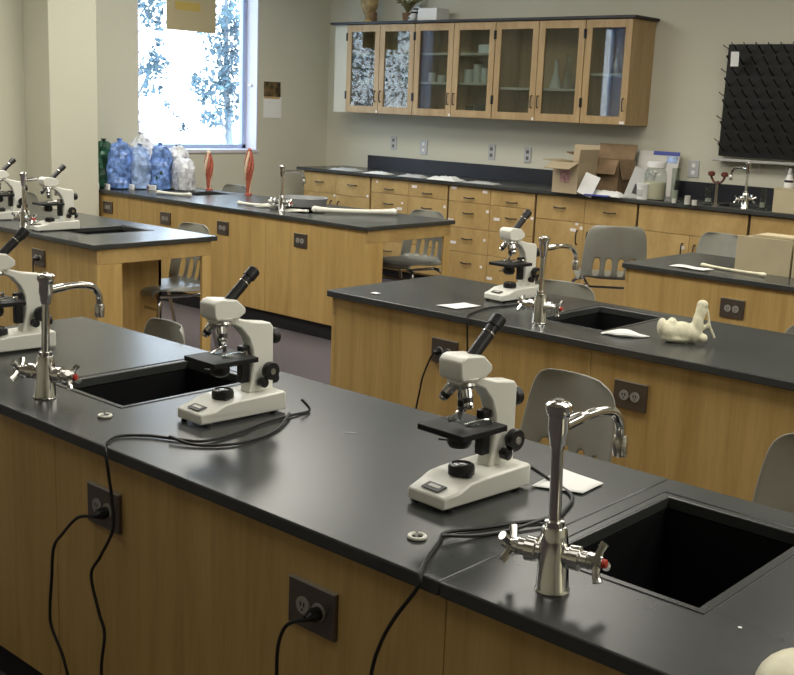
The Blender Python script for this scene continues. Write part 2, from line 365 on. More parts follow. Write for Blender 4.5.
# ------------------------------------------------------------------ microscope
def make_scope(label):
    t = thing('microscope', label, 'microscope', group='microscopes on the benches')
    m = MB()
    prof = [(0, .006), (0, .030), (.035, .036), (.066, .047), (.10, .050), (.240, .052), (.246, .048), (.246, .006)]
    A = []
    def hw(y): return .056 if y > .05 else .047+.009*y/.05
    top = []
    rl = m.ring([(-hw(y)*.985, y, z) for y, z in prof]); rr = m.ring([(hw(y)*.985, y, z) for y, z in prof])
    m.b.faces.new(rl[::-1]); m.b.faces.new(rr)
    for k in range(len(prof)): n = (k+1) % len(prof); m.b.faces.new((rl[k], rl[n], rr[n], rr[k]))
    m.build('base', WHITE, t, bevel=.004)
    for (x, y) in ((-.045, .02), (.045, .02), (-.048, .21), (.048, .21)):
        MB().lathe([(.007, 0), (.008, .006)], (x, y, 0), 12).build('foot', BLACKP, t)
    n = MB().prism([(.012, .0335), (.036, .0378), (.0345, .0400), (.0105, .0355)], 'x', -.022, .022).build('nameplate', BLACKP, t, smooth=False)
    MB().prism([(.020, .0372), (.029, .0387), (.0288, .0392), (.0198, .0377)], 'x', -.014, .014).build('mark', WHITE, n, smooth=False)
    MB().box(.026, .036, .078, .09, .050, .054).build('switch', BLACKP, t, bevel=.001)
    MB().lathe([(.026, .049), (.026, .062), (.024, .068), (.019, .070), (.018, .066), (.001, .067)], (.004, .094, 0), 28).build('illuminator', BLACKP, t)
    MB().lathe([(.017, .0665), (.013, .069), (.001, .070)], (.004, .094, 0), 20).build('lamp_lens', LABGL, t)
    MB().prism([(.160, .050), (.236, .050), (.234, .205), (.226, .216), (.17, .224), (.115, .240), (.06, .242), (.06, .231), (.10, .228), (.135, .212), (.160, .185), (.172, .155), (.174, .12), (.168, .08)], 'x', -.0175, .0175).build('arm', WHITE, t, bevel=.004)
    MB().box(-.010, .010, .145, .168, .075, .165).build('focus_rack', BLACKP, t, bevel=.002)
    MB().prism([(.052, .249), (.050, .276), (.058, .284), (.070, .287), (.116, .282), (.140, .262), (.140, .250), (.120, .238), (.058, .239)], 'x', -.029, .029).build('head', WHITE, t, bevel=.003)
    MB().lathe([(.030, .236), (.032, .2415)], (0, .090, 0), 24).build('turret_collar', WHITE, t)
    d = Vector((0, .072, .064)).normalized(); p = Vector((0, .106, .271))
    e = MB().tube([p, p+d*.085, p+d*.0851, p+d*.108, p+d*.110], [.0125, .0125, .0152, .0152, .0135], 20).build('eyepiece_tube', BLACKP, t)
    MB().tube([p+d*.1102, p+d*.112], [.0105, .0105], 16).build('eye_lens', LABGL, e)
    MB().tube([p+d*.066, p+d*.069], [.0131, .0131], 20).build('silver_ring', CHROME, e)
    MB().lathe([(.004, .222), (.027, .222), (.029, .229), (.026, .2355)], (0, .088, 0), 24).build('nosepiece', CHROMED, t)
    for k, (dx, dy, l, mt) in enumerate(((0, 0.0, .052, CHROME), (-.55, -.45, .036, CHROME), (.55, -.30, .042, BLACKP))):
        dd = Vector((dx, dy, -1)).normalized(); q = Vector((dx*.026, .092+dy*.03, .224))
        o = MB().tube([q, q+dd*l*.5, q+dd*l*.51, q+dd*l*.9, q+dd*l], [.0112, .0112, .0095, .0095, .006], 16).build('objective', CHROME, t)
        MB().tube([q+dd*l*.55, q+dd*l*.78], [.0099, .0099], 16).build('grip_band', BLACKP, o)
    MB().box(-.050, .066, .022, .150, .138, .150).build('stage', STAGE, t, bevel=.0015)
    MB().box(-.012, .012, .1505, .175, .132, .146).build('stage_bracket', BLACKP, t, bevel=.001)
    for s in (-1, 1):
        MB().tube(smooth_path([(s*.040, .132, .1515), (s*.038, .125, .159), (s*.030, .105, .158), (s*.020, .078, .1522)], 4), .0022, 6).cyl((s*.040, .132, .150), (s*.040, .132, .162), .005, .005, 12).build('stage_clip', CHROME, t)
    MB().box(-.038, .034, .086, .106, .1502, .1516).build('slide', LABGL, t, smooth=False)
    MB().lathe([(.010, .100), (.020, .104), (.024, .112), (.024, .122), (.018, .1378)], (0, .088, 0), 24).build('condenser', BLACKP, t)
    MB().cyl((-.020, .084, .112), (-.042, .076, .110), .0022, .0022, 8).build('diaphragm_lever', BLACKP, t)
    for s in (-1, 1):
        k = MB().lathe([(.007, s*.0178), (.007, s*.030), (.021, s*.0302), (.0225, s*.036), (.021, s*.046), (.009, s*.0465)], (0, .210, .103), 24, 'x').build('coarse_knob', BLACKP, t)
        MB().lathe([(.008, s*.0466), (.0075, s*.0485)], (0, .210, .103), 16, 'x').build('knob_cap', CHROMED, k)
        MB().lathe([(.005, s*.0178), (.005, s*.024), (.0115, s*.0242), (.0115, s*.040), (.009, s*.041)], (0, .192, .076), 20, 'x').build('fine_knob', BLACKP, t)
    MB().lathe([(.014, .234), (.019, .240), (.019, .256), (.010, .260)], (0, 0, .178), 20, 'y').build('rear_knob', BLACKP, t)
    MB().lathe([(.012, .2365), (.016, .242), (.016, .256)], (0, 0, .075), 20, 'y').build('cord_socket', BLACKP, t)
    return t
SC = make_scope('white microscope in front of the near right sink, closest to the camera')
SC.location = (-1.259, 1.514, ZT); SC.rotation_euler = (0, 0, math.radians(-3))
dup(SC, (-1.979, 1.517, ZT), math.radians(-2), 'white microscope just right of the left sink on the foreground bench')
dup(SC, (-2.918, 1.462, ZT), math.radians(-3), 'white microscope cut by the left edge of the photo, behind the left faucet')
dup(SC, (-2.562, 3.435, ZT), math.radians(-4), 'white microscope on the middle bench beside its faucet')
dup(SC, (-5.385, 3.10, ZT), math.radians(-2), 'white microscope on the left bench, in front of the wall pillar')
dup(SC, (-5.96, 3.13, ZT), math.radians(-2), 'farthest left microscope, mostly cut by the photo edge on the left bench')
# ------------------------------------------------------------------ faucet
def make_faucet(label, red=True):
    t = thing('faucet', label, 'faucet', group='chrome faucets on the benches')
    MB().lathe([(.0275, 0), (.028, .003), (.026, .007), (.0225, .085), (.0205, .100), (.0185, .106), (.0155, .1065), (.0155, .116), (.0105, .117)], seg=28).build('body', CHROME, t)
    MB().cyl((0, 0, .106), (0, 0, .262), .0098, .0098, 20).build('riser', CHROME, t)
    MB().lathe([(.0105, .234), (.0125, .240), (.0145, .256), (.0165, .262), (.0165, .284), (.0185, .288), (.0205, .292), (.0205, .303), (.016, .307), (.008, .308), (.007, .311), (.0, .311)], seg=24).build('valve_head', CHROME, t)
    MB().tube(smooth_path([(0, .012, .266), (0, .06, .269), (0, .115, .268), (0, .160, .258), (0, .182, .234), (0, .186, .205)], 5), [.0105]*6+[.0085]*20, 14).build('spout', CHROME, t)
    MB().lathe([(.0115, .178), (.0125, .186), (.0125, .206), (.010, .212)], (0, .186, 0), 18).build('aerator', CHROMED, t)
    for s in (-1, 1):
        h = MB().lathe([(.014, s*.018), (.0145, s*.026), (.019, s*.028), (.020, s*.044), (.0135, s*.047), (.0135, s*.056), (.015, s*.058), (.013, s*.066), (.007, s*.074)], (0, 0, .062), 20, 'x').build('valve_stem', CHROME, t)
        m = MB()
        for k in range(4):
            a = math.pi/4+k*math.pi/2+(.25 if s > 0 else 0)
            m.tube([(s*.070, 0, .062), (s*.073, .018*math.cos(a), .062+.018*math.sin(a)), (s*.078, .031*math.cos(a), .062+.031*math.sin(a))], [.0085, .0062, .0075], 10)
        m.lathe([(.010, s*.064), (.010, s*.080)], (0, 0, .062), 16, 'x')
        m.build('cross_handle', CHROME, h)
        MB().lathe([(.0075, s*.0802), (.007, s*.086), (.002, s*.088)], (0, 0, .062), 16, 'x').build('index_button', RED if (s > 0 and red) else CHROMED, h)
    for o in t.children:
        if o.name.startswith('valve_stem'): o.rotation_euler = (0, 0, math.radians(13))
    return t
R14 = math.radians(14)
F2 = make_faucet('large chrome faucet at the near right sink, red index on its handle')
F2.location = (-.886, 1.388, ZT); F2.rotation_euler = (.020, -.026, 0)
q = dup(F2, (-2.385, 1.392, ZT), math.radians(14), 'chrome faucet at the left sink of the foreground bench'); q.rotation_euler = (-.02, .022, R14)
dup(F2, (-2.191, 3.219, ZT), math.radians(-5), 'chrome faucet on the middle bench beside its microscope')
dup(F2, (-5.475, 3.10, ZT), math.radians(-6), 'chrome faucet on the left bench beside a far microscope')
dup(F2, (-5.62, 5.09, ZT), math.radians(-6), 'chrome faucet on the window-side bench beside the grey pan')
# ------------------------------------------------------------------ chair
def make_chair(label):
    t = thing('chair', label, 'chair', group='grey plastic chairs around the benches')
    V = [(-.425, .425), (-.43, .462), (-.36, .474), (-.24, .462), (-.12, .456), (-.06, .462), (-.028, .485), (-.020, .515), (-.013, .55), (-.005, .60), (.003, .65), (.010, .69), (.017, .74), (.022, .775), (.026, .795), (.026, .805)]
    HWD = [.20, .21, .215, .22, .218, .212, .205, .204, .203, .200, .196, .192, .184, .172, .150, .115]
    U = [-1, -.88, -.66, -.5, -.30, -.14, .14, .30, .5, .66, .88, 1]
    U = [-1, -.86, -.64, -.46, -.28, -.10, .10, .28, .46, .64, .86, 1]
    slots = {2, 4, 6, 8}
    m = MB(); g = []
    for (y, z), w in zip(V, HWD):
        row = []
        back = z > .47
        for u in U:
            dy = -.045*u*u if back else 0; dz = (.018*u*u if abs(u) < .9 else -.012) if not back else 0
            row.append(m.b.verts.new((u*w, y+dy, z+dz)))
        g.append(row)
    for i in range(len(V)-1):
        for j in range(len(U)-1):
            if 6 <= i <= 8 and j in slots: continue
            m.b.faces.new((g[i][j], g[i][j+1], g[i+1][j+1], g[i+1][j]))
    o = m.build('seat_shell', CHAIR, t)
    so = o.modifiers.new('thick', 'SOLIDIFY'); so.thickness = .007; so.offset = 0
    ss = o.modifiers.new('sub', 'SUBSURF'); ss.levels = 1; ss.render_levels = 1
    for sx in (-1, 1):
        MB().tube(smooth_path([(sx*.15, -.36, .425), (sx*.20, -.385, .405), (sx*.215, -.40, .35), (sx*.235, -.44, .012)], 4), .011, 10).build('leg', CLEG, t)
        MB().tube(smooth_path([(sx*.15, -.09, .415), (sx*.20, -.075, .40), (sx*.21, -.06, .35), (sx*.225, .03, .012)], 4), .011, 10).build('leg', CLEG, t)
        MB().tube([(sx*.15, -.37, .422), (sx*.15, -.08, .415)], .010, 8).build('seat_rail', CLEG, t)
        for yy, xx in ((-.44, .235), (.03, .225)):
            MB().lathe([(.014, 0), (.014, .02)], (sx*xx, yy, 0), 12).build('leg_glide', BLACKP, t)
    MB().tube([(-.213, -.395, .36), (.213, -.395, .36)], .008, 8).build('crossbar', CLEG, t)
    return t
CH5 = (-3.60, 6.09, 0)
CH = make_chair('grey plastic chair behind the foreground bench, between microscope and large faucet spout')
CH.location = (-1.60, 2.57, 0); CH.rotation_euler = (0, 0, math.radians(-14)); CH.scale = (.93, .95, .985)
R_ = math.radians
dup(CH, (-.85, 2.52, 0), R_(4), 'grey plastic chair cut by the right photo edge beyond the near right sink')
dup(CH, (-2.86, 2.12, 0), R_(-14), 'grey plastic chair peeking up beyond the left sink of the foreground bench')
dup(CH, (-2.60, 3.99, 0), R_(5), 'grey plastic chair top showing between middle bench faucet and its sink')
dup(CH, (-1.42, 3.93, 0), R_(0), 'grey plastic chair top cut by the photo edge right of the jawbone')
dup(CH, CH5, R_(218), 'grey plastic chair with whole slotted back showing left of the far right bench', 1.02)
dup(CH, (-3.13, 6.60, 0), R_(-10), 'grey plastic chair behind the far right bench beside the beige boards')
dup(CH, (-7.30, 6.10, 0), R_(0), 'grey plastic chair under the window between two red muscle models')
dup(CH, (-5.10, 3.965, 0), R_(-4), 'grey plastic chair tucked under the open end of the left bench')
dup(CH, (-5.02, 5.93, 0), R_(0), 'grey plastic chair tucked under the open end of the window-side bench')
dup(CH, (-7.35, 4.12, 0), R_(35), 'grey plastic chair near the wall behind the far left faucet')
# ------------------------------------------------------------------ rings, papers, cords on the benches
def cring(x, y, label, rz):
    o = MB().torus((0, 0, .0035), .014, .0035, 20, 8, .35, 2*math.pi-.1).build('cord_ring', BONEW)
    o.location = (x, y, ZT); o.rotation_euler = (0, 0, rz); tag(o, label, 'ring', 'pale rings on the foreground bench')
cring(-2.149, 1.406, 'pale open ring on the worktop below the left sink', 2.5)
cring(-1.171, 1.391, 'pale open ring on the worktop below the closest microscope', 2.2)
def flat(name, label, cat, pts, z, m, wob=.002, group=None, thick=.0008):
    # a sheet following a quad, slightly wavy
    b = MB(); n = 7; g = []
    P = [Vector((*p, 0)) for p in pts]; s = random.random()*50
    for i in range(n):
        row = []
        for j in range(n):
            u, v = i/(n-1), j/(n-1); q = P[0].lerp(P[1], u).lerp(P[3].lerp(P[2], u), v)
            row.append(b.b.verts.new((q.x, q.y, z+.0008+thick+wob*(1+noise.noise(Vector((q.x*14+s, q.y*14, 0)))))))
        g.append(row)
    for i in range(n-1):
        for j in range(n-1): b.b.faces.new((g[i][j], g[i+1][j], g[i+1][j+1], g[i][j+1]))
    o = b.build(name, m); so = o.modifiers.new('thick', 'SOLIDIFY'); so.thickness = thick; so.offset = 0
    return tag(o, label, cat, group)
flat('paper_sheet', 'white paper behind the closest microscope', 'paper', [(-1.19, 1.76), (-1.095, 1.80), (-1.10, 1.885), (-1.21, 1.90)], ZT, PAPER)
flat('paper_sheet', 'small white sheet on the left end of the middle bench', 'paper', [(-2.63, 3.17), (-2.535, 3.175), (-2.515, 3.30), (-2.60, 3.31)], ZT, PAPER)
flat('paper_sheet', 'white paper beside the long bone on the far right bench', 'paper', [(-2.66, 5.02), (-2.46, 5.00), (-2.45, 5.09), (-2.64, 5.11)], ZT, PAPER, .004)
flat('paper_scrap', 'tiny pale scrap near the left corner of the middle bench', 'paper', [(-2.965, 3.165), (-2.935, 3.165), (-2.935, 3.195), (-2.965, 3.195)], ZT, PAPER)
o = MB(); o.tube(smooth_path([(-.07, 0, .006), (-.05, .004, .008), (-.02, 0, .012), (.02, 0, .014), (.06, -.004, .008), (.10, 0, .004)], 4), [.005, .004, .005, .006, .007, .009, .011, .013, .015, .017, .018, .018, .018, .017, .015, .013, .010, .008, .006, .004, .002][:21], 10)
o = o.build('plastic_wrapper', PAPER); o.location = (-1.885, 3.265, ZT); o.scale = (.95, 2.0, .7); o.rotation_euler = (0, 0, R_(35)); tag(o, 'white twisted wrapper beside the jawbone on the middle bench', 'wrapper')
def chalk(x, y, l, rz, label):
    o = MB().box(-l/2, l/2, -.0015, .0015, 0, .001).build('scratch_mark', PAPERG); o.location = (x, y, ZT+.0002); o.rotation_euler = (0, 0, rz); tag(o, label, 'chalk mark')
chalk(-1.688, 1.751, .03, .6, 'faint pale chalk mark between the two near microscopes')
o = MB().lathe([(.003, 0), (.003, .001)], (0, 0, 0), 12).build('paper_dot', PAPER); o.location = (-.618, 1.485, ZT+.0002); tag(o, 'tiny white dot on the worktop right of the large faucet', 'paper dot')
def cord(name, label, paths, plugs=(), r=.0036, grp='black power cords'):
    t = thing(name, label, 'power cord', paths[0][0], 0, grp)
    c0 = Vector(paths[0][0])
    for p in paths: MB().tube([q-c0 for q in smooth_path(p, 8)], r, 8).build('cable', CORD, t)
    for (x, y, z, tail) in plugs:
        q = Vector((x, y, z))-c0
        MB().lathe([(.013, 0), (.014, -.016), (.009, -.026), (.005, -.034)], q, 14, 'y').build('plug', BLACKP, t)
    return t
zc = ZT+.0045
cord('power_cord', 'black cord from the microscope by the left sink, draped over the bench edge',
     [[(-1.893, 1.790, .80), (-1.875, 1.80, zc), (-1.87, 1.74, zc), (-1.865, 1.64, zc), (-1.843, 1.555, zc), (-1.841, 1.455, zc), (-1.90, 1.415, zc), (-1.955, 1.385, zc), (-1.992, 1.335, zc), (-1.965, 1.285, zc), (-1.938, 1.268, .768), (-1.928, 1.268, .72), (-1.920, 1.270, .667), (-1.914, 1.268, .60), (-1.95, 1.26, .53), (-1.985, 1.258, .475), (-1.955, 1.256, .40), (-1.934, 1.256, .355), (-1.948, 1.256, .27), (-1.94, 1.25, .15), (-1.93, 1.22, .02), (-1.90, 1.10, .005), (-1.8, 1.0, .005)]])
cord('power_cord', 'second loop of black cord trailing on the worktop by the left sink microscope',
     [[(-1.87, 1.73, zc+.006), (-1.80, 1.62, zc), (-1.782, 1.50, zc), (-1.83, 1.425, zc), (-1.90, 1.405, zc+.007)]])
cord('power_cord', 'black cord with plug in the outlet below the left ring',
     [[(-1.972, 1.262, .612), (-2.02, 1.250, .600), (-2.08, 1.247, .545), (-2.118, 1.247, .50), (-2.130, 1.247, .42), (-2.140, 1.247, .35), (-2.135, 1.247, .30), (-2.085, 1.247, .235), (-2.06, 1.245, .15), (-2.05, 1.22, .02), (-2.0, 1.12, .005)]], [(-1.975, 1.294, .614, 0)])
cord('power_cord', 'black cord with plug in the nearest foreground outlet',
     [[(-1.308, 1.262, .610), (-1.325, 1.250, .606), (-1.350, 1.248, .585), (-1.366, 1.248, .545), (-1.369, 1.248, .49), (-1.365, 1.247, .40), (-1.37, 1.245, .25), (-1.37, 1.22, .02), (-1.3, 1.12, .005)]], [(-1.311, 1.294, .612, 0)])
cord('power_cord', 'black cord from the closest microscope over the bench edge beside the large faucet',
     [[(-1.215, 1.79, .80), (-1.18, 1.815, zc), (-1.10, 1.77, zc), (-1.065, 1.69, zc), (-1.055, 1.64, zc), (-1.085, 1.58, zc), (-1.118, 1.50, zc), (-1.146, 1.440, zc), (-1.128, 1.40, zc), (-1.095, 1.33, zc), (-1.068, 1.283, zc), (-1.058, 1.268, .760), (-1.072, 1.266, .735), (-1.100, 1.26, .69), (-1.124, 1.256, .64), (-1.142, 1.254, .574), (-1.15, 1.252, .45), (-1.15, 1.25, .2), (-1.15, 1.22, .02), (-1.1, 1.1, .005)],
      [(-1.055, 1.62, zc+.007), (-1.075, 1.54, zc), (-1.10, 1.47, zc), (-1.132, 1.41, zc+.007)]])
cord('power_cord', 'black cord from the middle bench microscope to its plugged outlet',
     [[(-2.545, 3.70, .80), (-2.46, 3.60, zc+.01), (-2.45, 3.45, zc), (-2.47, 3.30, zc), (-2.45, 3.18, zc), (-2.415, 3.09, zc), (-2.398, 3.070, .765), (-2.392, 3.07, .70), (-2.395, 3.075, .62), (-2.43, 3.075, .58), (-2.478, 3.077, .605)]], [(-2.502, 3.098, .622, 0)])
cord('power_cord', 'black cord hanging down left from the middle bench outlet',
     [[(-2.542, 3.066, .620), (-2.556, 3.06, .590), (-2.585, 3.06, .52), (-2.597, 3.06, .46), (-2.612, 3.06, .38), (-2.63, 3.055, .2), (-2.63, 3.03, .02), (-2.6, 2.95, .005)]], [(-2.542, 3.098, .622, 0)])
cord('power_cord', 'black cord dropping from the left bench outlet', [[(-5.277, 3.034, .638), (-5.28, 3.03, .60), (-5.27, 3.03, .45), (-5.27, 3.03, .02)]], [(-5.277, 3.064, .64, 0)])
# ------------------------------------------------------------------ bones
def organic(name, m, voxel=.004):
    pass
def jaw():
    t = thing('jawbone', 'large cream bone with tall upright prong on the middle bench', 'bone', (-1.685, 3.345, ZT), R_(35)); t.scale = (.86, .95, 1.06)
    m = MB()
    E_ = m.ell
    E_((-.060, 0, .034), (.045, .040, .034)); E_((-.020, 0, .034), (.05, .040, .033)); E_((.02, 0, .032), (.04, .036, .032)); E_((-.058, 0, .062), (.018, .025, .016)); E_((-.095, 0, .045), (.02, .028, .03))
    E_((.038, .0, .055), (.022, .030, .05)); E_((.045, 0, .10), (.020, .022, .036)); E_((.050, 0, .125), (.022, .018, .014)); E_((.060, -.01, .020), (.02, .02, .014)); E_((-.04, -.01, .015), (.06, .03, .014))
    m.tube(smooth_path([(.062, 0, .122), (.076, 0, .09), (.082, 0, .062), (.102, 0, .028), (.106, 0, .018)], 4), .0055, 8)
    m.tube(smooth_path([(.03, 0, .035), (.06, 0, .05), (.084, 0, .062)], 4), .008, 8)
    m.tube(smooth_path([(.03, .03, .02), (.05, .045, .06), (.052, .035, .11)], 4), .008, 8)
    o = m.build('bone_body', BONE, t)
    r = o.modifiers.new('rm', 'REMESH'); r.mode = 'VOXEL'; r.voxel_size = .0042; r.use_smooth_shade = True
    s = o.modifiers.new('sm', 'SMOOTH'); s.iterations = 2; s.factor = .5
jaw()
def longbone(name, label, a, b, r=.011, m=BONEW, head=1.8, grp=None, z=ZT):
    A = Vector((*a, z)); B = Vector((*b, z)); t = thing(name, label, 'bone', A, 0, grp); d = B-A; L = d.length; u = d.normalized(); w = Vector((-u.y, u.x, 0))
    zz = Vector((0, 0, r*head*.9+.001))
    m_ = MB(); m_.tube([zz+d*f+Vector((0, 0, -.35*r*math.sin(f*math.pi))) for f in [i/10 for i in range(11)]], [r*(1+(head-1)*abs(2*f-1)**5*.7) for f in [i/10 for i in range(11)]], 10)
    for e in (0, 1):
        for s in (-1, 1): m_.ell(zz+d*e*.985+d*.008+w*s*r*.75, (r*head*.72, r*head*.72, r*head*.72), 10, 8)
    o = m_.build('shaft', m, t)
    rm = o.modifiers.new('rm', 'REMESH'); rm.mode = 'VOXEL'; rm.voxel_size = .0035; rm.use_smooth_shade = True
    return t
longbone('arm_bone', 'long pale bone lying in front of the beige boards', (-2.545, 5.15), (-2.19, 5.09), .007, BONE)
longbone('arm_bone', 'long cream bone at the corner of the window-side bench', (-5.42, 5.20), (-5.04, 5.60), .016, BONEW)
# hand skeleton
def hand(x, y, rz, label):
    t = thing('hand_skeleton', label, 'bone model', (x, y, ZT), rz, 'hand bones on the window-side bench')
    m = MB()
    for k in range(7): m.ell((.01*(k % 3)-.01, .012*(k//3)-.012, .012), (.009, .009, .009), 8, 6)
    m.build('wrist_bones', BONEW, t)
    for k in range(5):
        a = R_(150+15*k) if k else R_(115); m = MB(); p = Vector((-.015*math.cos(0), (k-2)*.010, .012)); d = Vector((math.cos(a), math.sin(a)*.6, 0))
        d = Vector((-1, (k-2)*.16, 0)).normalized() if k else Vector((-.7, -.7, 0))
        for (l, r) in ((.06, .005), (.04, .0045), (.025, .004), (.018, .0035)):
            if k == 0 and l == .025: continue
            q = p+d*l; m.tube([p, p.lerp(q, .5), q], [r*1.3, r*.8, r*1.2], 8); p = q+d*.003; d = (d+Vector((0, 0, -.03))).normalized()
        m.build('finger', BONEW, t)
hand(-5.46, 5.17, R_(20), 'bone hand reaching left from the long cream bone')
hand(-5.80, 5.20, R_(15), 'bone hand lying next to the window-side bench faucet')
t = thing('bone_joint', 'white lumpy bone joint at the foot of the window-side bench faucet', 'bone', (-5.735, 5.13, ZT))
m = MB(); m.ell((0, 0, .03), (.045, .03, .03), amp=.012, f=40).ell((.05, .02, .025), (.03, .03, .025), amp=.01, f=40).ell((-.02, -.02, .055), (.02, .02, .015)); m.build('joint_body', BONEW, t)
longbone('arm_bone', 'pale bone pointing left away from the window-side bench faucet', (-6.08, 5.10), (-5.84, 5.16), .010, BONEW)
longbone('arm_bone', 'short pale bone in front of the clear plastic bags', (-7.00, 5.08), (-6.72, 5.16), .011, BONEW)
# ------------------------------------------------------------------ grey pan over the sink
t = thing('grey_pan', 'grey oval pan set down behind the window-side bench faucet', 'pan', (-5.66, 5.33, ZT+.0042), R_(20)); t.scale = (.82, .82, 1.35)
m = MB(); m.lathe([(.001, 0), (.15, 0), (.19, .015), (.205, .048), (.212, .056), (.207, .060), (.198, .052), (.183, .020), (.145, .008), (.001, .008)], seg=36)
for v in m.b.verts: v.co.y *= .82
m.build('pan_body', PANG, t)
# bits at left of bench B5
# ------------------------------------------------------------------ bags on the window-side bench
def bag(x, y, w, h, mt, label, tie=BLACKP, patch=None, tray=True):
    t = thing('plastic_bag', label, 'plastic bag', (x, y, ZT), R_(random.uniform(-20, 20)), 'plastic bags by the window')
    m = MB(); s = random.random()*40; seg = 26; prof = [(.001, .0), (.7, .0), (.92, .03), (1.0, .12), (1.0, .2), (1.02, .27), (1.0, .34), (1.0, .42), (.99, .52), (.96, .62), (.93, .70), (.84, .78), (.72, .84), (.56, .90), (.2, .945), (.14, .955), (.26, 1.0), (.001, .985)]
    m.lathe([(r*w/2, z*h) for r, z in prof], seg=seg)
    for v in m.b.verts:
        d = Vector((v.co.x, v.co.y, 0)); n = .8*noise.noise(Vector((v.co.x*13+s, v.co.y*13, v.co.z*8)))+.9*(.35-abs(noise.noise(Vector((v.co.x*26+s, v.co.y*26, v.co.z*15)))))
        v.co += d*.5*n
        if v.co.z > .004: v.co.z = max(.003, v.co.z+.02*n*min(1, v.co.z/.05))
    o = m.build('bag_body', mt, t, angle=18)
    MB().torus((0, 0, h*.945), w*.075, .006, 14, 6).build('tie', tie, t)
    if patch:
        for k in range(2):
            a = R_(-70+30*k+random.uniform(-12, 12)); z0 = h*random.uniform(.25, .6)
            q = MB(); q.ell((math.cos(a)*w*.46, math.sin(a)*w*.46, z0), (.014, .014, .034), 10, 8, amp=.012, f=50); q.build('content_patch', patch, o)
    if tray:
        m = MB().box(-w*.46, w*.46, -w*.70, -w*.60, .0, .042); m.build('label_tray', PAPER, t, bevel=.003)
        MB().box(-w*.12, w*.02, -w*.712, -w*.702, .010, .032).build('tray_mark', REDB, t)
bag(-7.655, 5.035, .16, .385, GREENB, 'dark green bag standing against the wall pillar')
bag(-7.52, 5.09, .165, .385, BLUEB, 'blue filled bag second from the pillar, yellow patch on it', patch=YEL)
bag(-7.455, 5.235, .16, .35, BLUEC, 'pale blue bag in the middle of the row of bags', patch=YEL)
bag(-7.36, 5.36, .165, .37, BLUEB, 'blue bag next to the clear bags under the window', patch=GREENB)
bag(-7.36, 5.53, .17, .365, CLEARB, 'clear crumpled bag under the window with dark tie', tray=False)
bag(-7.22, 5.49, .16, .27, CLEARB, 'clear bag at the right end of the row of bags', tray=False)
bag(-7.67, 5.40, .20, .43, CLEARB, 'tall clear bag behind the blue bags against the window', tray=False)
# muscle leg models
def muscle(x, y, h, lean, label):
    t = thing('muscle_model', label, 'anatomical model', (x, y, ZT), 0, 'red muscle models under the window'); t.scale = (.75, .75, 1)
    for k in range(6):
        a = k*math.pi/3; pts = []; rr = []
        for i in range(15):
            f = i/14; e = .7+.5*math.sin(f*math.pi*1.1+.3); R2 = .016+.022*math.sin(min(1, (1-f)*1.4)*math.pi)*1.0
            pts.append((lean*f*h+R2*math.cos(a+f*2.2), R2*math.sin(a+f*2.2), .002+.012+f*(h-.02))); rr.append(.016*(.55+.65*math.sin(f*math.pi)))
        MB().tube(pts, rr, 8).build('muscle_strand', MUSC if k % 3 else TENDON, t)
    MB().lathe([(.04, 0), (.04, .012), (.02, .016)], seg=18).build('stand_foot', MUSC, t)
    MB().ell((lean*h, 0, h), (.022, .022, .02)).build('joint_knob', TENDON if lean <= 0 else MUSC, t)
muscle(-7.17, 5.70, .30, -.04, 'slim red and cream muscle model beside the clear bags')
muscle(-6.70, 5.715, .345, .03, 'larger reddish muscle model below the window corner')
# small items on far left of B5
# ------------------------------------------------------------------ beige boards on B3
for i, (x0, x1, z1, lb) in enumerate(((-2.395, -2.115, .175, 'left beige board box standing on the far right bench'), (-2.105, -1.80, .17, 'right beige board box at the photo edge on the far right bench'))):
    t = thing('board_box', lb, 'box', (x0, 5.195, ZT), 0, 'beige board boxes'); w = x1-x0
    MB().box(0, w, 0, .01, 0, z1).build('front_board', BOARD, t, bevel=.001)
    MB().box(0, .01, .0102, .26, 0, z1-.01).build('side_board', BOARD, t); MB().box(w-.01, w, .0102, .26, 0, z1-.01).build('side_board', BOARD, t)
    MB().box(.0102, w-.0102, .25, .26, 0, z1-.01).build('rear_board', BOARD, t); MB().box(.0102, w-.0102, .0102, .2498, 0, .008).build('bottom_board', BOARD, t)
o = MB().box(0, .5, 0, .12, 0, .014).build('beige_plank', mat('pale_wood', (.66, .56, .36), .6), bevel=.002); o.location = (-2.34, 5.30, ZT+.166); tag(o, 'pale plank laid across the two beige board boxes', 'plank')
# bone dome foreground
t = thing('bone_dome', 'rounded cream bone dome cut by the bottom right corner', 'bone', (-.480, 1.385, ZT), 0)
m = MB(); m.ell((0, 0, .0), (.062, .075, .045), 26, 16)
for v in m.b.verts: v.co.z = max(0.0005, v.co.z)
m.build('cranium', BONE, t)
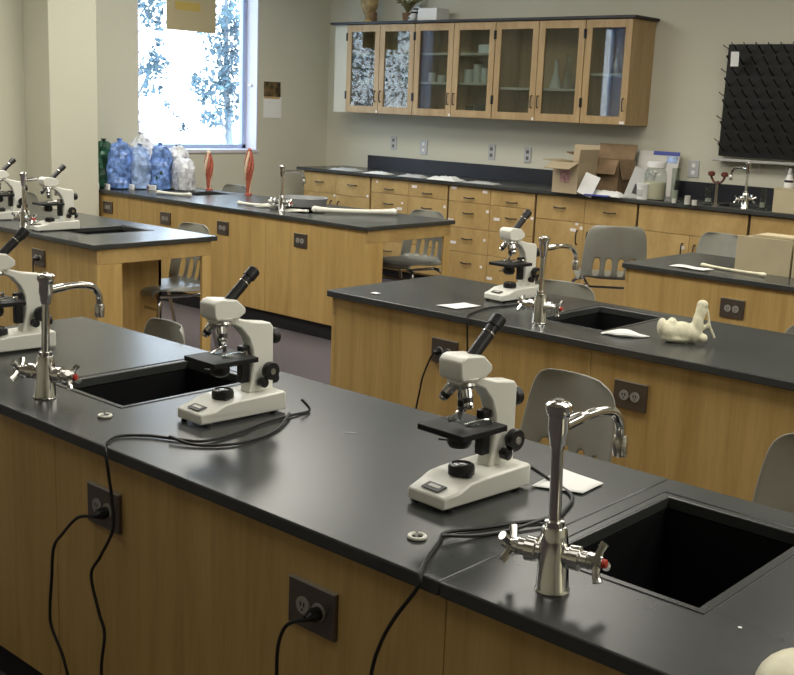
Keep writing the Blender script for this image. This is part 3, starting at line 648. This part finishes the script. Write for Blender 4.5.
# ------------------------------------------------------------------ wall counter: base cabinets
YC = 7.054; YD = YC+.03; ZK = .915; ZCB = ZK-.028
labels = []
def cabinet(x0, x1, kind, label, cards=()):
    t = thing('base_cabinet', label, 'cabinet', (x0, YD, 0), 0, 'base cabinets along the back wall'); w = x1-x0
    MB().box(.006, w-.006, .022, YB-YD-.016, .10, ZCB-(.22 if kind == 'apron' else .002)).build('body', WOODC, t)
    MB().box(.0, w, .08, .30, 0, .0995).build('toe_kick', TOE, t)
    MB().box(-.0, .0055, .012, .05, .10, ZCB-.003).build('dark_gap', DARKIN, t); MB().box(w-.0055, w, .012, .05, .10, ZCB-.003).build('dark_gap', DARKIN, t)
    cells = []
    cols = [(.010, w/2-.0015), (w/2+.0015, w-.010)]
    if kind == 'drawers':
        zz = [ZCB-.006, .757, .548, .350, .115]
        for c in cols:
            for a, b in zip(zz, zz[1:]): cells.append(('drawer', c[0], c[1], b+.0015, a-.0015))
    elif kind == 'mixed':
        for c in cols: cells.append(('drawer', c[0], c[1], .700, ZCB-.006)); cells.append(('door', c[0], c[1], .115, .697))
    else:
        cells.append(('apron', .010, w-.010, .700, ZCB-.006))
        for c in cols: cells.append(('door', c[0], c[1], .115, .697))
    for (k, a, b, z0, z1) in cells:
        o = MB().box(a, b, 0, .020, z0, z1).build(k if k != 'apron' else 'apron_panel', WOODC, t, bevel=.0015)
        cx, cz = (a+b)/2, (z0+z1)/2
        if k == 'drawer':
            cz = z1-.085 if z1-z0 < .25 else z1-.11
            MB().tube(smooth_path([(cx-.048, 0, cz), (cx-.046, -.018, cz+.001), (cx, -.024, cz-.002), (cx+.046, -.018, cz+.001), (cx+.048, 0, cz)], 3), .0048, 8).build('handle', BLACKP, o)
        elif k == 'door':
            hx_ = b-.045 if a < .1 else a+.045
            MB().tube(smooth_path([(hx_, 0, z1-.06), (hx_, -.020, z1-.063), (hx_, -.026, z1-.11), (hx_, -.020, z1-.157), (hx_, 0, z1-.16)], 3), .0048, 8).build('handle', BLACKP, o)
        for (px, pz, s) in cards:
            if a <= px-x0 < b and z0 <= pz < z1:
                lx = min(max(px-x0, a+s), b-s)
                MB().box(lx-s, lx+s, -.0012, 0, max(z0+.001, pz-min(s, .013)*.9), min(z1-.001, pz+min(s, .013)*.9)).build('label_card', LABELW, o, smooth=False)
    return t
CARDS = [(-6.60, .85, .012), (-6.19+.02, .84, .028), (-6.33, .64, .03), (-6.30, .69, .01), (-7.12, .69, .012), (-6.71, .715, .012), (-5.83, .70, .012), (-5.74, .865, .028), (-5.42, .855, .024), (-5.385, .70, .013), (-5.76, .60, .03), (-5.29, .65, .03), (-4.95, .69, .013), (-5.72, .42, .03), (-5.40, .47, .012), (-5.42, .25, .012), (-5.33, .17, .028), (-4.54, .69, .013), (-4.57, .64, .026), (-4.50, .66, .012), (-3.66, .61, .013)]
EDG = [-7.535, -6.677, -5.798, -4.926, -4.037, -3.194, -2.33, -1.45]
KIN = ['mixed', 'drawers', 'drawers', 'mixed', 'apron', 'apron', 'mixed']
LBL = ['base cabinet at the corner end of the back counter', 'second base cabinet from the wall corner, four drawers high', 'base cabinet of white-labelled drawers behind the middle bench microscope', 'base cabinet with drawers and doors below the cardboard boxes', 'base cabinet with a wide blank apron left of the sink, behind the slotted chair', 'base cabinet under the wall sink faucet', 'base cabinet at the right edge of the back counter']
for i, k in enumerate(KIN): cabinet(EDG[i], EDG[i+1], k, LBL[i], CARDS)
t = thing('wall_counter', 'long black epoxy counter along the back wall with backsplash', 'counter', (-7.60, YC, 0))
slab(0, 6.16, 0, YB-YC-.001, ZK-.028, ZK, (4.05, 4.62, .14, .46)).build('worktop', EPOXY, t, bevel=.003)
MB().box(.32, 6.16, YB-YC-.021, YB-YC-.001, ZK+.0005, ZK+.12).build('backsplash', mat('backsplash_black', (.016, .017, .024), .35), t, bevel=.002)
# ------------------------------------------------------------------ upper cabinets
YU, ZU0, ZU1 = 7.357, 1.424, 2.195
def upper(x0, x1, doors, label, shelves):
    t = thing('wall_cabinet', label, 'cabinet', (x0, YU, ZU0), 0, 'glass-fronted wall cabinets'); w = x1-x0; h = ZU1-ZU0; d = YB-YU-.002
    b = MB(); b.box(.001, .019, .022, d, 0, h).box(w-.019, w-.001, .022, d, 0, h).box(.0192, w-.0192, .022, d, 0, .019).box(.0192, w-.0192, .022, d, h-.019, h).box(.0192, w-.0192, d-.01, d, .019, h-.019)
    b.build('body', WOODU, t, smooth=False)
    for z in shelves: MB().box(.020, w-.020, .035, d-.012, z, z+.018).build('shelf', mat('shelf_edge', (.45, .42, .34), .6), t)
    dw = w/doors
    for k in range(doors):
        a, c = k*dw+.003, (k+1)*dw-.003; s = .055
        o = MB().box(a, a+s, 0, .02, .004, h-.004).box(c-s, c, 0, .02, .004, h-.004).box(a+s, c-s, 0, .02, .004, .062).box(a+s, c-s, 0, .02, h-.062, h-.004).build('door', WOODU, t, smooth=False)
        MB().box(a+s+.0005, c-s-.0005, .008, .012, .0625, h-.0625).build('pane', CABGL, o, smooth=False)
        hx_ = c-.028 if (k == 0 and doors == 2) or doors == 1 else a+.028
        MB().tube(smooth_path([(hx_, 0, .105), (hx_, -.018, .108), (hx_, -.022, .15), (hx_, -.018, .192), (hx_, 0, .195)], 3), .0045, 8).build('handle', BLACKP, o)
        e = a if (k == 0) else c
        if (k == 0 and doors == 2) or doors == 1: MB().box((c if doors == 2 else c-.03)-.02, (c if doors == 2 else c-.03)+(.0 if doors == 2 else .02), -.0012, 0, .008, .028).build('label_card', LABELW, o, smooth=False)
        for z in (.12, h-.14):
            MB().box(e-.008, e+.008, -.006, .0, z, z+.07).build('hinge', BLACKP, o)
    return t
upper(-7.29, -6.475, 2, 'wall cabinet next to the corner, window mirrored in its glass', [.26, .50])
upper(-6.473, -5.612, 2, 'second wall cabinet, white glassware on its shelves', [.27, .51])
upper(-5.610, -4.762, 2, 'third wall cabinet with a single shelf behind glass', [.24, ])
upper(-4.760, -4.358, 1, 'narrow single-door wall cabinet at the right end', [.36])
for x, y in ((-6.9, 0), (-6.04, 0), (-5.19, 0), (-4.42, 0)):
    pass
o = struct(MB().box(-7.46, -7.292, YU+.02, YB-.001, ZU0, ZU1).build('trim_2', WALL))
o = MB().box(-7.49, -4.33, YU-.022, YB-.001, ZU1+.001, ZU1+.022).build('cabinet_top', TOE, bevel=.002); tag(o, 'thin black top board covering the wall cabinets', 'top board')
# glassware inside the cabinets
def beaker(x, y, z, r, h, label, m=LABGL, cat='beaker', group='glassware in the wall cabinets'):
    o = MB().lathe([(.001, 0), (r*.95, 0), (r, .004), (r, h*.96), (r*1.08, h), (r*1.02, h), (r*.94, h*.95), (r*.94, .006), (.001, .006)], seg=18).build('beaker', m); o.location = (x, y, z); tag(o, label, cat, group)
def flask(x, y, z, r, h, label, m=LABGL):
    o = MB().lathe([(.001, 0), (r, 0), (r, .008), (r*.35, h*.62), (r*.3, h*.95), (r*.4, h), (.001, h)], seg=18).build('flask', m); o.location = (x, y, z); tag(o, label, 'flask', 'glassware in the wall cabinets')
FW = mat('frosted_white', (.62, .62, .56), .4)
zz0, zz1, zz2 = ZU0+.0195, ZU0+.2885, ZU0+.5285
ORD = ['leftmost', 'second', 'third', 'rightmost']
for i, (x, r, h) in enumerate(((-5.97, .045, .11), (-5.88, .04, .15), (-5.79, .045, .12), (-5.72, .035, .16))): beaker(x, 7.50, zz1, r, h, ORD[i]+' white beaker on the middle shelf of the second wall cabinet', FW)
for i, (x, r, h) in enumerate(((-5.95, .04, .08), (-5.84, .045, .10), (-5.73, .04, .07))): beaker(x, 7.50, zz0, r, h, ['left', 'central', 'right'][i]+' clear beaker at the bottom of the second wall cabinet')
for i, (x, r, h) in enumerate(((-6.38, .035, .08), (-6.27, .04, .06), (-6.16, .03, .09))): beaker(x, 7.50, zz1, r, h, ['left', 'central', 'right'][i]+' pale beaker behind the left door of the second wall cabinet', FW)
o = MB().box(0, .12, 0, .10, 0, .07).build('small_carton', PAPER, bevel=.003); o.location = (-5.86, 7.46, zz2); tag(o, 'small white carton on the top shelf of the second wall cabinet', 'carton')
for i, (x, h) in enumerate(((-5.10, .22), (-4.99, .26), (-4.89, .24))): flask(x, 7.50, ZU0+.2585, .05, h, ['left', 'central tallest', 'right'][i]+' flask on the shelf of the third wall cabinet', FW if x < -5 else LABGL)
flask(-4.56, 7.5, ZU0+.3785, .05, .18, 'flask on the shelf of the narrow wall cabinet')
for i, x in enumerate((-7.2, -7.05, -6.9, -6.7)): beaker(x, 7.50, ZU0+.2785, .04, .12, ORD[i]+' clear beaker in the corner wall cabinet')
# things on top of the wall cabinets
ZW = ZU1+.0225
t = thing('tan_bust', 'tan mottled figure standing on the corner end of the wall cabinets', 'figure', (-7.18, 7.52, ZW))
MB().lathe([(.06, 0), (.055, .02), (.03, .04), (.045, .08), (.075, .14), (.085, .22), (.06, .30), (.02, .34)], seg=22).build('torso', VASE, t)
MB().box(.03, .075, -.02, .03, .0, .10).build('foot_block', CARDD, t, bevel=.006)
t = thing('white_box', 'white box on top of the second wall cabinet', 'box', (-6.49, 7.40, ZW), R_(4))
MB().box(0, .20, 0, .18, 0, .105).build('carton', PAPER, t, bevel=.003); MB().box(.002, .198, .002, .178, .105, .108).build('lid_flap', PAPERG, t)
t = thing('striped_ornament', 'small black and white ornament left of the white box', 'ornament', (-6.58, 7.46, ZW))
m = MB(); m.tube(smooth_path([(-.05, 0, .03), (-.02, 0, .03), (.0, 0, .07), (.02, 0, .10), (.05, 0, .11)], 3), [.03, .032, .034, .034, .032, .030, .028, .026, .026, .026, .022, .02, .015], 10); m.build('body', mat('ornament_white', (.7, .72, .72), .3), t)
for (x, z) in ((-.035, .03), (.004, .075), (.03, .103)): MB().torus((x, 0, z), .030, .007, 14, 6).build('dark_stripe', BLACKP, t)
t = thing('dried_plant', 'dried olive plant hanging over the wall cabinets, mostly above the photo', 'plant', (-6.75, 7.56, ZW)); 
MB().lathe([(.035, 0), (.05, .08), (.045, .085)], seg=14).build('pot', CARDD, t)
m = MB()
for k in range(16):
    a = k*2.4; l = .12+.08*random.random(); m.tube(smooth_path([(0, 0, .08), (math.cos(a)*l*.4, math.sin(a)*.05, .17), (math.cos(a)*l*1.0, math.sin(a)*.07, .17+random.uniform(-.02, .08))], 3), [.004, .006, .009, .011, .010, .007, .003], 5)
m.build('foliage', OLIVE, t)
# ------------------------------------------------------------------ wall things
def plate(x, z, w, h, label):
    t = thing('wall_outlet', label, 'outlet', (x, YB-.001, z), 0, 'outlet plates above the back counter')
    MB().box(-w/2, w/2, -.008, 0, -h/2, h/2).build('plate', PLATEW, t, bevel=.002)
    for s in (-1, 1): MB().box(-.014, .014, -.011, -.0082, s*.026-.014, s*.026+.014).build('socket', STEEL if x < -6.8 or -5.9 < x < -5 else PAPER, t, bevel=.001)
plate(-6.97, 1.162, .07, .125, 'leftmost outlet plate under the corner wall cabinet')
plate(-6.604, 1.145, .085, .13, 'pale outlet plate under the corner wall cabinet, second from left')
plate(-5.834, 1.144, .07, .13, 'outlet plate below the second and third wall cabinets')
plate(-5.456, 1.141, .07, .125, 'outlet plate just left of the cardboard boxes')
plate(-3.941, 1.127, .085, .125, 'outlet plate left of the drying rack above the glass cylinder')
t = thing('calendar', 'small wall calendar with a dark picture beside the window', 'calendar', (XL+.001, 6.87, 1.345))
MB().box(0, .004, 0, .215, 0, .19).build('date_sheet', PAPER, t, smooth=False)
MB().box(0, .006, .0, .20, .19, .325).build('picture', mat('dark_picture', (.12, .08, .03), .6, var=(14, .9)), t, smooth=False)
MB().box(.004, .006, .0, .19, .172, .188).build('colour_strip', mat('orange_print', (.55, .33, .12), .7), t)
t = thing('window_notice', 'tan paper notice taped high on the window glass', 'notice', (XL-.150, 5.90, 2.06))
MB().box(0, .003, 0, .53, 0, .30).build('notice_sheet', TAN, t, smooth=False)
MB().box(.003, .004, .09, .36, .17, .24).build('yellow_print', mat('ochre_print', (.55, .40, .10), .8), t, smooth=False)
o = MB().box(0, .05, 0, .02, 0, .02).build('jamb_latch', BONEW, bevel=.002); o.location = (XL-.11, 6.768, 1.62); tag(o, 'small latch on the right window jamb', 'latch')
# drying rack
t = thing('drying_rack', 'black pegged glassware drying rack on the wall with a steel drip tray', 'drying rack', (-3.725, 7.60, 1.238))
MB().box(0, .80, .02, .075, 0, .785).build('rack_board', RACK, t, bevel=.002)
pg = MB().tube([(0, .0, 0), (0, -.055, .03), (0, -.085, .052)], [.006, .0055, .007], 6).build('peg', mat('peg_black', (.02, .02, .02), .3), t)
first = True
for r in range(10):
    for c in range(9):
        x = .035+c*.090+(.045 if r % 2 else 0); z = .04+r*.076
        if x > .79: continue
        if first: o = pg; first = False
        else: o = pg.copy(); C.objects.link(o); o.parent = t
        o.location = (x, .02, z)
for k in range(5):
    o = pg.copy(); C.objects.link(o); o.parent = t; o.location = (.0, .05, .09+k*.165); o.rotation_euler = (0, 0, R_(-70)); o.scale = (.6, .6, .6)
for k in range(9):
    o = pg.copy(); C.objects.link(o); o.parent = t; o.location = (.03+k*.09, .05, .765); o.scale = (.6, .6, .6)
MB().box(-.02, .82, -.03, .075, -.035, -.022).box(-.02, .82, -.032, -.02, -.034, -.014).build('drip_tray', ALU, t, bevel=.002)
for k in range(3): MB().tube([(.30+.2*k, .07, -.035), (.30+.2*k, .07, -.10)], .006, 8).build('drain_stub', ALU, t)
o = MB().box(0, .06, 0, .002, 0, .10).build('rack_note', PAPER); o.location = (-3.645, 7.51, 1.865); o.rotation_euler = (.08, 0, 0); tag(o, 'small white slip hung at the top left of the drying rack', 'note')
# ------------------------------------------------------------------ things on the back counter
def carton(x, y, w, d, h, rz, label, flaps, mt=CARD, print_=False):
    t = thing('cardboard_box', label, 'cardboard box', (x, y, ZK+.0005), rz, 'open cardboard boxes on the back counter'); th = .005
    MB().box(0, w, 0, d, 0, th).build('bottom', mt, t)
    MB().box(0, w, 0, th, th, h).build('side', mt, t); MB().box(0, w, d-th, d, th, h).build('side', mt, t)
    MB().box(0, th, th, d-th, th, h).build('side', mt, t); MB().box(w-th, w, th, d-th, th, h).build('side', mt, t)
    for (side, ang) in flaps:
        L = d*.5 if side in 'fb' else w*.45
        a = R_(ang)
        if side == 'f': m = MB().box(0, w, -L, 0, 0, th); o = m.build('flap', mt, t); o.location = (0, 0, h); o.rotation_euler = (-a, 0, 0)
        if side == 'b': m = MB().box(0, w, 0, L, 0, th); o = m.build('flap', mt, t); o.location = (0, d, h); o.rotation_euler = (a, 0, 0)
        if side == 'l': m = MB().box(-L, 0, 0, d, 0, th); o = m.build('flap', mt, t); o.location = (0, 0, h); o.rotation_euler = (0, a, 0)
        if side == 'r': m = MB().box(0, L, 0, d, 0, th); o = m.build('flap', mt, t); o.location = (w, 0, h); o.rotation_euler = (0, -a, 0)
    if print_: MB().box(w*.3, w*.7, -.001, 0, h*.35, h*.75).build('printed_panel', mat('pink_print', (.45, .25, .24), .8, var=(60, .5)), t)
carton(-4.73, 7.00, .22, .26, .225, R_(0), 'smaller open cardboard box on the back counter', [('l', 5), ('f', -20), ('r', 84), ('b', 80)], mat('cardboard_light', (.46, .37, .24), .85), True)
carton(-4.68, 7.30, .32, .24, .25, R_(3), 'larger cardboard box with raised brown flap behind the smaller one', [('b', 70), ('f', -60), ('r', -75), ('l', 15)], mat('cardboard_brown', (.27, .18, .10), .85, var=(12, .15)))
def crumple(name, label, cat, x, y, z, sx, sy, h, m, rz=0, group=None):
    b = MB(); n = 12; g = []; s = random.random()*90
    for i in range(n):
        row = []
        for j in range(n):
            u, v = i/(n-1)-.5, j/(n-1)-.5; e = max(0, 1-(2*max(abs(u), abs(v)))**3)
            row.append(b.b.verts.new((u*sx*(1+.15*noise.noise(Vector((v*6+s, 0, 0)))), v*sy, .0015+h*e*(.5+.9*abs(noise.noise(Vector((u*7+s, v*7, 0))))))))
        g.append(row)
    for i in range(n-1):
        for j in range(n-1): b.b.faces.new((g[i][j], g[i+1][j], g[i+1][j+1], g[i][j+1]))
    o = b.build(name, m, angle=25); so = o.modifiers.new('thick', 'SOLIDIFY'); so.thickness = .001; o.location = (x, y, z); o.rotation_euler = (0, 0, rz)
    return tag(o, label, cat, group)
cg = 'crumpled papers on the back counter'
crumple('crumpled_paper', 'crumpled paper nearest the wall corner on the back counter', 'paper', -7.05, 7.15, ZK, .30, .16, .025, PAPERG, 0, cg)
crumple('crumpled_paper', 'second crumpled paper from the wall corner, on the back counter', 'paper', -6.62, 7.12, ZK, .24, .14, .022, PAPER, .1, cg)
crumple('crumpled_paper', 'crumpled paper on the counter above the four-drawer cabinet', 'paper', -6.22, 7.12, ZK, .26, .14, .025, PAPERG, .1, cg)
crumple('crumpled_paper', 'whitest crumpled paper on the counter below the second wall cabinet', 'paper', -5.86, 7.12, ZK, .30, .16, .04, PAPER, 0, cg)
crumple('crumpled_paper', 'flattened crumpled paper left of the smaller cardboard box', 'paper', -5.50, 7.14, ZK, .30, .14, .018, PAPERG, .1, cg)
t = thing('folded_paper', 'white folded pamphlet leaning on the cardboard box', 'pamphlet', (-4.44, 6.99, ZK+.001), R_(10))
m = MB().box(-.06, .06, 0, .003, 0, .16); o = m.build('front_leaf', PAPER, t); o.rotation_euler = (R_(-15), R_(18), 0)
m = MB().box(0, .09, .004, .007, 0, .13); o = m.build('rear_leaf', PAPERG, t); o.rotation_euler = (R_(-22), R_(-8), R_(20))
crumple('white_cloth', 'heap of white and blue papers before the larger cardboard box', 'paper', -4.32, 7.10, ZK, .32, .14, .05, PAPER, 0)
o = MB().box(0, .24, 0, .14, 0, .012).build('blue_folder', BLUE, bevel=.002); o.location = (-4.43, 6.975, ZK+.001); o.scale = (.8, .35, .8); tag(o, 'flat blue folder under the white papers on the counter edge', 'folder')
t = thing('grey_booklet', 'grey booklet with a dark square leaning by the larger box', 'booklet', (-4.20, 7.14, ZK+.001), R_(8))
o = MB().box(0, .17, 0, .008, 0, .24).build('cover', PAPERG, t); o.rotation_euler = (R_(-18), R_(12), 0)
o = MB().box(.05, .125, -.002, -.0005, .045, .12).build('dark_square', BLACKP, t); o.rotation_euler = (R_(-18), R_(12), 0)
t = thing('white_poster', 'white poster with blue edge leaning against the wall behind the jar', 'poster', (-4.37, 7.56, ZK+.001), 0)
o = MB().box(0, .34, 0, .006, 0, .335).build('poster_sheet', mat('poster_white', (.66, .64, .60), .8), t); o.rotation_euler = (R_(-12), 0, 0)
o = MB().box(.12, .34, -.002, -.0005, .305, .335).build('blue_strip', BLUE, t); o.rotation_euler = (R_(-12), 0, 0)
o = MB().box(.24, .33, -.002, -.0005, .25, .30).build('blue_block', BLUEC, t); o.rotation_euler = (R_(-12), 0, 0)
t = thing('white_tub', 'small white tub left of the large jar', 'tub', (-4.03, 7.12, ZK+.001)); MB().lathe([(.04, 0), (.045, .09), (.048, .095), (.048, .11), (.0, .11)], seg=20).build('tub_body', PAPER, t); MB().box(-.02, .02, -.0475, -.044, .03, .07).build('sticker', PAPERG, t)
t = thing('storage_jar', 'large glass jar of cream powder with white lid', 'jar', (-3.975, 7.19, ZK+.001)); t.scale = (.86, .86, .95)
MB().lathe([(.001, 0), (.085, 0), (.092, .01), (.092, .19), (.08, .22), (.066, .235)], seg=28).build('jar_glass', LABGL, t)
MB().lathe([(.001, .004), (.082, .004), (.086, .012), (.086, .13), (.001, .135)], seg=24).build('powder', POWDER, t)
MB().lathe([(.074, .236), (.078, .24), (.078, .275), (.07, .282), (.001, .283)], seg=24).build('lid', PAPER, t)
def cylinder_glass(x, y, r, h, label):
    t = thing('measuring_cylinder', label, 'measuring cylinder', (x, y, ZK+.001), 0, 'measuring cylinders on the back counter')
    MB().lathe([(r*1.7, 0), (r*1.7, .008), (r, .014)], seg=18).build('foot', LABGL, t)
    MB().lathe([(r, .0142), (r, h), (r*1.15, h+.004), (r*.85, h), (r*.85, .02), (.001, .02)], seg=18).build('cylinder_wall', LABGL, t)
    MB().cyl((0, 0, .021), (0, 0, h*.35), r*.8, r*.8, 14).build('liquid', mat('pale_liquid', (.55, .55, .48), .3), t)
cylinder_glass(-3.80, 7.16, .030, .23, 'tall measuring cylinder just right of the large jar')
cylinder_glass(-3.56, 7.20, .026, .12, 'short cylinder left of the red-knobbed gas tap')
cylinder_glass(-3.14, 7.14, .022, .145, 'slim cylinder left of the beige wooden case')
for i, (x, y, r, h, lb) in enumerate(((-3.74, 7.05, .016, .03, 'small cream cup nearest the tall measuring cylinder'), (-3.63, 7.03, .02, .06, 'taller of the small white cups near the gas tap'), (-3.57, 7.02, .018, .035, 'small white cup beside the taller one near the gas tap'))):
    beaker(x, y, ZK+.0005, r, h, lb, FW, 'cup', 'small cups on the back counter')
t = thing('gas_tap', 'gas tap post with two red-brown knobs on the back counter', 'gas tap', (-3.455, 7.10, ZK+.0005))
MB().lathe([(.026, 0), (.026, .006), (.012, .016), (.011, .16), (.014, .17), (.001, .175)], seg=18).build('post', CHROMED, t)
for s in (-1, 1):
    MB().tube(smooth_path([(0, 0, .16), (s*.025, 0, .165), (s*.045, 0, .19), (s*.048, -.004, .205)], 3), .008, 8).build('arm', REDB, t)
    MB().lathe([(.014, .203), (.024, .208), (.024, .225), (.015, .235), (.001, .236)], (s*.048, -.004, 0), 14).build('knob', REDB, t)
WF = dup(F2, (-3.262, 7.135, ZK+.0005), R_(60), 'chrome faucet at the wall counter sink below the drying rack')
t = thing('counter_sink', 'black drop-in sink in the back counter', 'sink', (-3.55, 7.194, ZK-.036))
m = MB(); x0, x1, y0, y1 = .0, .57, .0, .32; m.box(x0-.01, x1+.01, y0-.01, y1+.01, -.2, -.19).box(x0-.01, x0, y0-.01, y1+.01, -.19, 0).box(x1, x1+.01, y0-.01, y1+.01, -.19, 0).box(x0, x1, y0-.01, y0, -.19, 0).box(x0, x1, y1, y1+.01, -.19, 0)
m.build('basin', BASIN, t, smooth=False)
t = thing('wooden_case', 'beige wooden case at the right edge of the back counter', 'case', (-3.045, 7.08, ZK+.001))
MB().box(0, .32, 0, .2, 0, .15).build('case_body', BOARD, t, bevel=.002); MB().box(-.002, .322, -.002, .202, .1505, .16).build('case_lid', BOARD, t, bevel=.001)
t = thing('spray_bottle', 'white bottle with dark band standing on the beige wooden case', 'bottle', (-2.985, 7.16, ZK+.162))
MB().lathe([(.001, 0), (.028, 0), (.03, .01), (.028, .05), (.012, .085)], seg=18).build('bottle_body', PAPER, t); MB().lathe([(.0295, .035), (.0295, .05)], seg=18).build('dark_band', BLACKP, t)
MB().lathe([(.013, .086), (.013, .11), (.006, .125)], seg=14).build('cap', PAPERG, t); MB().tube([(0, 0, .11), (.03, 0, .10), (.034, 0, .06)], .006, 6).build('nozzle', BLACKP, t)
o = MB().lathe([(.02, 0), (.022, .02), (.015, .028), (.001, .03)], seg=14).build('red_cap', RED); o.location = (-2.90, 7.16, ZK+.162); tag(o, 'red cap beside the white bottle on the wooden case', 'cap')
